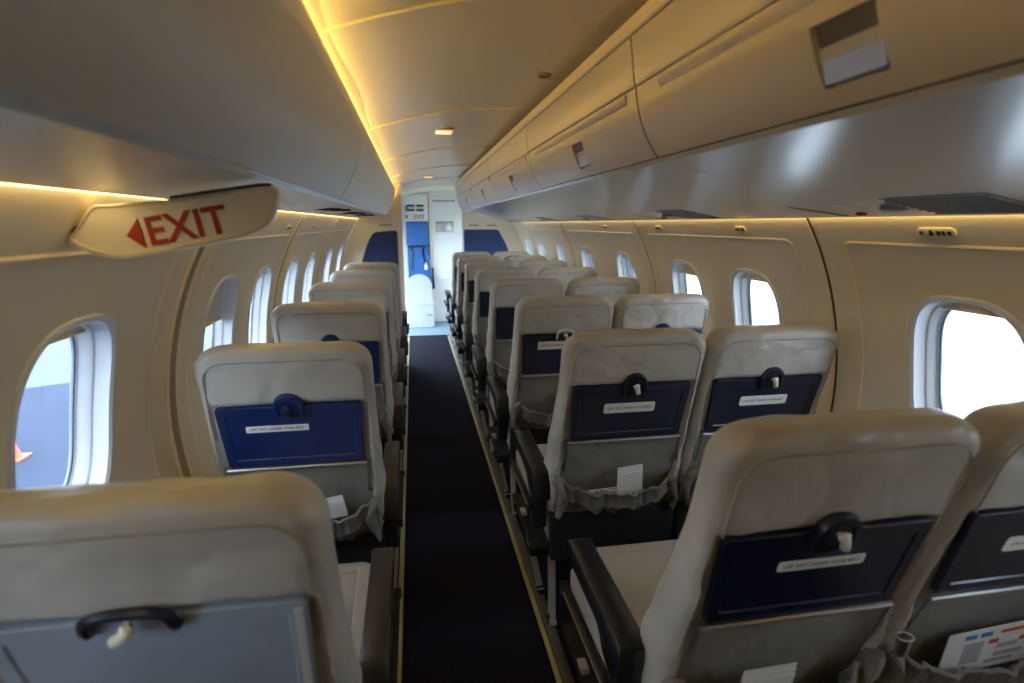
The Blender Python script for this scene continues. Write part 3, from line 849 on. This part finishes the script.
def base_parts(root, x0, x1, cushions, aisle_x, legs):
    for cx in cushions:
        c = shared('cushion', cushion_mb, [M['leather2']], 'cushion', root); c.location.x = cx
    for cx in cushions:
        h_ = shared('shroud', lambda: MB().box((-.218, .150, .30), (.218, .184, .475), .008), [M['blackm']], 'rear_shroud', root); h_.location.x = cx
    mb = MB(); mb.box((x0, .20, .305), (x1, .60, .328), .004)
    for yy in (.24, .56): mb.tube([(x0, yy, .29), (x1, yy, .29)], .019, 12)
    mb.build('seat_frame', M['blackm'], root)
    for lx in legs:
        for fr in (True, False):
            sl = {.098: -.066, -.474: .014}.get(lx, 0.) if fr else 0.
            l = shared(('leg', fr, sl), lambda: leg_mb(0, fr, sl), [M['legmetal']], 'leg', root); l.location.x = lx
            f = shared(('foot', fr), lambda: foot_mb(0, .395 if fr else .22), [M['blackm']], 'foot', l)

def add_arm(root, x, side, w=.030, panel=True):
    a = shared(('arm', w, side), lambda: armrest_mb(0, w), [M['black' if side > 0 else 'armsheen']], 'armrest', root, 50); a.location.x = x
    if panel:
        shared(('armp', w), lambda: armpanel_mb(0, w*.75), [M['leather2']], 'side_panel', a)
    return a

YR1 = .700
def row_y(r): return .668 if r == 1 else YR1+.79*(r-1)
def forward(root, d):
    for c in children[root.name]:
        if not c.name.startswith('backrest'): c.location.y += d
def double_seat(r, label, sA, tA, lA, sB, tB, lB):
    y = row_y(r)
    root = empty('double_seat', (0, y, 0), label, 'seat', 'double seats beside the aisle')
    XA, XB = .290, .742
    tl = .022 if r == 1 else 0.
    add_back(root, XA, r, sA, tA, lA, tl); add_back(root, XB, r+1, sB, tB, lB, tl)
    base_parts(root, .02, .93, (XA, XB), 0, (.098, .62))
    add_arm(root, .041, 1); add_arm(root, .516, 1, .011, False); add_arm(root, .985, 1, .014, False)
    mb = lever_mb(.005); lv = mb.build('baggage_bar', M['blackm'], root)
    mb = MB(); mb.box((-.0045, .19, .497), (-.0015, .50, .503), .001); mb.build('brass_strip', M['gold'], lv)
    mb = MB(); mb.box((.012, .165, .415), (.060, .215, .60), .010); mb.build('side_bracket', M['blackm'], root)
    if r == 1: forward(root, .045)
    return root
def single_seat(r, label, s, t, l):
    y = .636 if r == 1 else YR1-.036+.79*(r-1)
    root = empty('single_seat', (0, y, 0), label, 'seat', 'single seats beside the aisle')
    X = -.687
    add_back(root, X, r+2, s, t, l)
    base_parts(root, -.90, -.47, (X,), 0, (-.474, -.80))
    add_arm(root, -.448, -1, .026); add_arm(root, -.925, -1, .014, False)
    mb = lever_mb(-.418); lv = mb.build('baggage_bar', M['blackm'], root)
    mb = MB(); mb.box((-.4115, .19, .497), (-.4085, .50, .503), .001); mb.build('brass_strip', M['metal'], lv)
    mb = MB(); mb.box((-.475, .165, .415), (-.425, .215, .60), .010); mb.build('side_bracket', M['blackm'], root)
    if r == 1: forward(root, .12)
    return root

double_seat(1, 'cream leather double seat, biggest in view, with slim white placard and paper in its pocket', 'slim', 'navy', 'knob', 'rounded', 'navy', 'knob')
double_seat(2, 'cream double seat directly ahead of the biggest pair, rounded white placards on navy trays', 'rounded', 'navy', 'knob', 'rounded', 'navy', 'knob')
double_seat(3, 'cream double seat with square white placard and pale loop latch, third pair', 'square', 'navy', 'loop', 'strip', 'navylit', 'knob')
names = {4: 'fourth', 5: 'fifth', 6: 'sixth', 7: 'seventh'}
for r in range(4, 8):
    double_seat(r, 'cream double seat, %s pair counted along the aisle from the biggest one' % names[r], None, 'navy', 'loop', None, 'navylit', 'loop')
double_seat(8, 'cream double seat pair right behind the wide blue bulkhead panel', None, 'navy', 'loop', None, 'navylit', 'loop')
single_seat(1, 'cream single seat with grey tray and dark blue handle, below the exit sign', None, 'greytray', 'wide')
single_seat(2, 'cream single seat with window-lit navy tray and off-centre white placard', 'strip', 'navylit', 'knobdark')
single_seat(3, 'cream single seat just ahead of the one with the off-centre placard', None, 'navylit', 'knobdark')
for r, nm in ((4, 'second'), (5, 'third')):
    single_seat(r, 'cream single seat %s ahead of the one with the off-centre placard' % nm, None, 'navylit', 'knobdark')
single_seat(6, 'cream single seat facing the dark blue bulkhead panel', None, 'navylit', 'knobdark')

# papers in the seat pockets
def card(name, x, ry, z0, w, h, rot, lean, label, cat, prints=0, d=.020):
    """a stack of paper standing in a seat pocket: x, row plane y, lower edge z"""
    p = rear_frame(x, z0, d); root = empty(name, (p.x, p.y+ry, p.z), label, cat)
    n = Vector((0, -1, -LEAN-lean)).normalized(); ex = Vector((1, 0, 0)); ez = n.cross(ex)
    if ez.z < 0: ez = -ez
    rm = Matrix((ex, ez, n)).transposed().to_4x4() @ Matrix.Rotation(rot, 4, 'Z')
    for k in range(3 if not prints else 1):
        mb = MB()
        off = .0018*k
        pts = [(-w/2, 0), (w/2, 0), (w/2, h-.012*k), (-w/2, h-.012*k)]
        mb.prism([rm @ Vector((a, b, off)) for a, b in pts], tuple((rm.to_3x3() @ Vector((0, 0, 1)))*.0012))
        mb.build('sheet', M['paper'], root)
    if prints:
        for m, items in (('leafgrey', [(-.30, .2, .2, .5), (.05, .25, .3, .12), (.05, .45, .22, .12), (-.02, .12, .3, .08)]), ('leafblue', [(-.32, .80, .12, .1), (-.16, .80, .12, .1)]), ('leafred', [(.05, .82, .35, .07), (.28, .55, .12, .1), (-.05, .60, .1, .1)])):
            mb = MB()
            for (a, b, c, e) in items:
                q = [(a*w, b*h), ((a+c)*w, b*h), ((a+c)*w, (b+e)*h), (a*w, (b+e)*h)]
                mb.prism([rm @ Vector((s, t, .0013)) for s, t in q], tuple((rm.to_3x3() @ Vector((0, 0, 1)))*.0004))
            mb.build('print', M[m], root)
    return root
R = row_y
card('paper_card', .328, R(2), .552, .085, .110, .10, -.05, 'white folded paper card standing in the pocket below the rounded placard', 'paper')
card('safety_leaflet', .245, R(2), .545, .12, .035, .05, .0, 'printed leaflet tucked low beside the white folded card', 'leaflet', 1)
card('paper_card', .262, R(1), .545, .105, .100, .02, -.05, 'white paper card in the pocket of the biggest seat at the bottom edge', 'paper')
card('safety_leaflet', .760, R(1), .545, .22, .115, .08, -.1, 'printed safety leaflet with blue and red pictures in the window seat pocket', 'leaflet', 1)
card('safety_leaflet', .345, R(3), .560, .11, .13, -.18, -.05, 'printed leaflet leaning in the pocket of the seat with the pale loop latch', 'leaflet', 1)
card('paper_card', -.605, R(2)-.036, .572, .08, .075, .16, -.05, 'white paper in the pocket of the seat with the window-lit navy tray', 'paper', 0, .016)

cp = empty('metal_cup', (.515, .755, .635), 'small glossy steel cup tucked in the gathered pocket between the biggest seats', 'cup')
mb = MB(); mb.rings([[(r_*math.cos(t*PI/10), r_*math.sin(t*PI/10)*.8-.12*z, z) for t in range(20)] for r_, z in ((.009, 0), (.013, .003), (.0145, .028), (.015, .042), (.0135, .042), (.0125, .02))], cap0=True, cap1=True); mb.build('body', M['metal'], cp)
mb = MB(); mb.tube([(.015*math.cos(t*PI/10), .012*math.sin(t*PI/10)-.005, .042) for t in range(20)], .0016, 6, closed=True); mb.build('rim', M['metal'], cp)

# ------------------------------------------------------------------ bulkheads and forward end
def prof_r(y, x_in, ztop=1.9):
    P = [(x_in, 0), (.97, 0)] + [(wpt(1, 0, A0+(wa(ztop)-A0)*k/24).x-.006, wpt(1, 0, A0+(wa(ztop)-A0)*k/24).z) for k in range(25)]
    P = [p for p in P if p[0] > x_in or p[1] == 0]
    P.append((x_in, min(ztop, P[-1][1])))
    return P
bl = MB(); P = prof_r(0, .445, 1.80); bl.prism([(-x, 5.60, z) for x, z in P], (0, .035, 0)); lb = struct(bl.build('wall_bulkhead_single_side', M['bulk']))
bl = MB(); P = prof_r(0, .255, 1.82); bl.prism([(x, 7.0, z) for x, z in P], (0, .035, 0)); struct(bl.build('wall_bulkhead_double_side', M['bulk']))
def blue_panel(pts, y, label):
    root = empty('upholstered_board', (pts[0][0], y, .7), label, 'panel')
    mb = MB(); mb.prism([(x-pts[0][0], -.001, z-.7) for x, z in pts], (0, -.012, 0), bev=.004); mb.build('upholstery', M['curtain'], root)
    mb = MB(); mb.tube([(x-pts[0][0], -.006, z-.7) for x, z in pts], .005, 6, closed=True); mb.build('edging', M['grey'], root)
    return root
blue_panel([(-.495, .75), (-.495, 1.335), (-.51, 1.352), (-.70, 1.335), (-.728, 1.318), (-.76, 1.27), (-.80, 1.17), (-.835, 1.066), (-.87, .92), (-.89, .75)], 5.60, 'dark blue upholstered bulkhead panel in front of the single seats')
blue_panel([(.275, .75), (.275, 1.335), (.285, 1.346), (.68, 1.346), (.705, 1.335), (.76, 1.24), (.81, 1.14), (.84, 1.05), (.87, .92), (.89, .75)], 7.0, 'wide blue upholstered bulkhead panel in front of the double seats')
def small_plate(x, y, z, w, h, label):
    root = MB(); root.box((x-w/2, y-.004, z-h/2), (x+w/2, y, z+h/2), .002); o = root.build('bulkhead_placard', M['grey']); tag(o, label, 'placard')
small_plate(-.60, 5.599, 1.405, .12, .016, 'thin grey placard above the dark blue bulkhead panel of the single seats')
small_plate(.40, 6.999, 1.40, .12, .016, 'thin grey placard above the wide blue panel, towards the aisle')
small_plate(.62, 6.999, 1.40, .12, .016, 'thin grey placard above the wide blue panel, towards the windows')
cw = MB(); P = [(x, z) for x, z in prof_r(0, 0.0, 1.89)]
outl = [(x, z) for x, z in P[1:]][::1]
outl = outl[:-1]
poly = [(x, YF, z) for x, z in outl] + [(-x, YF, z) for x, z in outl[::-1]]
cw.prism(poly, (0, .05, 0)); struct(cw.build('wall_cockpit', M['white']))
# cockpit door with viewer panel and notice
dr = MB(); dr.box((-.075, YF-.022, .012), (.47, YF-.002, 1.79), .006); d1 = struct(dr.build('door_1', M['white']))
mb = MB(); mb.box((-.020, YF-.032, 1.305), (.228, YF-.022, 1.450), .004); v = mb.build('viewer_frame', M['metald'], d1)
mb = MB(); mb.box((.0, YF-.035, 1.325), (.208, YF-.032, 1.43), .002); mb.build('viewer_glass', M['mirror'], v)
mb = MB(); mt = Matrix.Translation((.10, YF-.0235, 1.735)) @ Matrix.Rotation(PI/2, 4, 'X')
for k, (a, b) in enumerate(((-.155, -.10), (-.092, -.05), (-.042, .0), (.008, .04), (.05, .085), (.10, .155))):
    mb.prism([(.10+a, YF-.0225, 1.722), (.10+b, YF-.0225, 1.722), (.10+b, YF-.0225, 1.750), (.10+a, YF-.0225, 1.750)], (0, -.001, 0))
mb.build('notice', M['grey'], d1)
mb = MB(); mb.box((-.06, YF-.03, .62), (.24, YF-.0215, .66), .003); mb.box((-.05, YF-.03, 1.06), (-.03, YF-.022, 1.12), .002); mb.build('door_rail', M['white'], d1)
# door jamb between jump seat and door
mb = MB(); mb.box((-.112, YF-.05, 0), (-.080, YF, 1.82), .004); trim(mb, M['bulk'])
# attendant jump seat
js = empty('jump_seat', (-.285, YF-.02, 0), 'royal blue folded attendant seat with black harness on the cockpit wall', 'jump seat')
def jl(mb, name, m, parent=js, sharp=40):
    mb.v = [(x+.285, y-(YF-.02), z) for x, y, z in mb.v]; return mb.build(name, m, parent, sharp)
mb = MB(); mb.box((-.440, YF-.13, 1.115), (-.137, YF-.03, 1.445), .018); jl(mb, 'headrest', M['jump'])
mb = MB(); mb.prism([(-.425, YF-.12, .50), (-.075, YF-.12, .50), (-.110, YF-.12, .80), (-.135, YF-.12, 1.105), (-.43, YF-.12, 1.105)], (0, .09, 0), bev=.012); bk = jl(mb, 'backrest', M['jump'])
for pts in ([(-.385, 1.10), (-.350, 1.04), (-.360, .92), (-.375, .78)], [(-.195, 1.10), (-.215, 1.02), (-.190, .90), (-.170, .82)]):
    mb = MB(); mb.tube([(x, YF-.128, z) for x, z in pts], [.012]*4, 6); jl(mb, 'harness_strap', M['black'], bk)
mb = MB(); mb.tube([(-.42, YF-.128, 1.10), (-.16, YF-.128, 1.10)], .010, 6); jl(mb, 'harness_bar', M['black'], bk)
mb = MB(); mb.box((-.20, YF-.16, .775), (-.155, YF-.125, .845), .008); mb.box((-.185, YF-.155, .84), (-.17, YF-.13, .88), .004); jl(mb, 'buckle', M['paper'], bk)
mb = MB(); mb.tube([(-.085, YF-.10, .80), (-.075, YF-.11, .62), (-.068, YF-.10, .50)], .014, 6); jl(mb, 'side_strap', M['black'], bk)
# vent and exit panel above it
vp = empty('vent_panel', (-.285, YF-.02, 1.455), 'white panel with dark vents and red EXIT lettering above the jump seat', 'panel')
def vl(mb, name, m):
    mb.v = [(x+.285, y-(YF-.02), z-1.455) for x, y, z in mb.v]; return mb.build(name, m, vp)
mb = MB(); mb.box((-.445, YF-.05, 1.455), (-.125, YF-.018, 1.82), .004); vl(mb, 'board', M['white'])
for x in (-.365, -.235):
    for z in (1.665, 1.605):
        mb = MB(); mb.box((x-.052, YF-.056, z-.014), (x+.052, YF-.049, z+.014), .003); vl(mb, 'vent', M['black'])
mb = MB(); mb.box((-.425, YF-.054, 1.590), (-.178, YF-.0515, 1.595)); mb.box((-.425, YF-.054, 1.632), (-.178, YF-.0515, 1.637)); vl(mb, 'vent_rim', M['grey'])
mb = MB(); mb.text('EXIT', Matrix.Translation((-.25, YF-.0515, 1.512)) @ Matrix.Rotation(PI/2, 4, 'X'), .075, bold=.02); vl(mb, 'lettering', M['red'])
mb = MB(); mb.box((-.435, YF-.054, 1.49), (-.410, YF-.0495, 1.54), .004); mb.box((-.435, YF-.054, 1.60), (-.410, YF-.0495, 1.66), .004); vl(mb, 'red_mark', M['red'])
# white stowage box with arched top
bx = empty('stowage_box', (-.285, 7.8, 0), 'white floor standing box with arched top below the jump seat', 'box')
def bxl(mb, name, m):
    mb.v = [(x+.285, y-7.8, z) for x, y, z in mb.v]; return mb.build(name, m, bx)
arch = [(-.455, .34), (-.105, .34)] + [(-.28+.175*math.cos(t*PI/16), .56+.17*math.sin(t*PI/16)) for t in range(17)]
mb = MB(); mb.prism([(x, 7.83, z) for x, z in arch], (0, .12, 0), bev=.008); bxl(mb, 'arched_lid', M['boxwhite'])
mb = MB(); mb.box((-.465, 7.74, .0), (-.090, 7.99, .335), .010); bxl(mb, 'body', M['boxwhite'])
mb = MB(); mb.box((-.470, 7.735, .31), (-.085, 7.995, .345), .006); bxl(mb, 'ledge', M['boxwhite'])
mb = MB(); mb.box((-.19, 7.734, .165), (-.155, 7.741, .195), .003); mb.box((-.145, 7.734, .165), (-.11, 7.741, .195), .003); bxl(mb, 'catch', M['grey'])

# ------------------------------------------------------------------ outside
GZ = -1.5
mb = MB(); mb.prism([(2, 15.83, GZ-.02), (-60, -16.4, GZ-.02), (-160, 140, GZ-.02), (2, 140, GZ-.02)], (0, 0, .025)); struct(mb.build('ground_apron', M['concrete']))
def ground(name, x0, x1, m):
    mb = MB(); mb.box((x0, -40, GZ-.1), (x1, 140, GZ)); return struct(mb.build(name, m))
ground('ground_asphalt', -160, 2.0, M['asphalt'])
ground('ground_bright_apron', 2.0, 160, M['bright'])
cn = empty('traffic_cone', (-5.40, 7.56, GZ), 'orange traffic cone on the grey tarmac seen through the window', 'cone')
mb = MB(); mb.box((-.13, -.13, 0), (.13, .13, .025), .008); mb.build('base', M['cone'], cn)
mb = MB(); mb.rings([[(r*math.cos(t*PI/10), r*math.sin(t*PI/10), z) for t in range(20)] for r, z in ((.09, .02), (.08, .04), (.025, .24), (.015, .255))], cap1=True); mb.build('body', M['cone'], cn)

# ------------------------------------------------------------------ world and camera
w = bpy.data.worlds.new('sky'); scene.world = w; w.use_nodes = True
bg = w.node_tree.nodes['Background']; bg.inputs['Color'].default_value = (.71, .86, 1.0, 1); bg.inputs['Strength'].default_value = 9.5

cam = bpy.data.cameras.new('camera'); co = bpy.data.objects.new('camera', cam); col.objects.link(co)
YAW, PIT, ROLL, FPX = .174, .208, -.002, 556.8
cam.sensor_width = 36; cam.lens = FPX*36/1024; cam.clip_start = .02; cam.clip_end = 500
fw = Vector((math.sin(YAW)*math.cos(PIT), math.cos(YAW)*math.cos(PIT), -math.sin(PIT)))
rt = Vector((math.cos(YAW), -math.sin(YAW), 0)); up = rt.cross(fw)
c, s = math.cos(ROLL), math.sin(ROLL)
rt2 = rt*c-up*s; up2 = rt*s+up*c
mw = Matrix((rt2, up2, -fw)).transposed().to_4x4(); mw.translation = (-.35, 0, 1.417)
co.matrix_world = mw
cam.dof.use_dof = True; cam.dof.focus_distance = 2.1; cam.dof.aperture_fstop = 2.8
scene.camera = co
vs = scene.view_settings; vs.view_transform = 'Standard'; vs.look = 'None'; vs.gamma = 1; vs.use_curve_mapping = False; vs.exposure = 0.0
scene.cycles.max_bounces = 10; scene.cycles.diffuse_bounces = 6; scene.cycles.glossy_bounces = 4; scene.cycles.transparent_max_bounces = 8
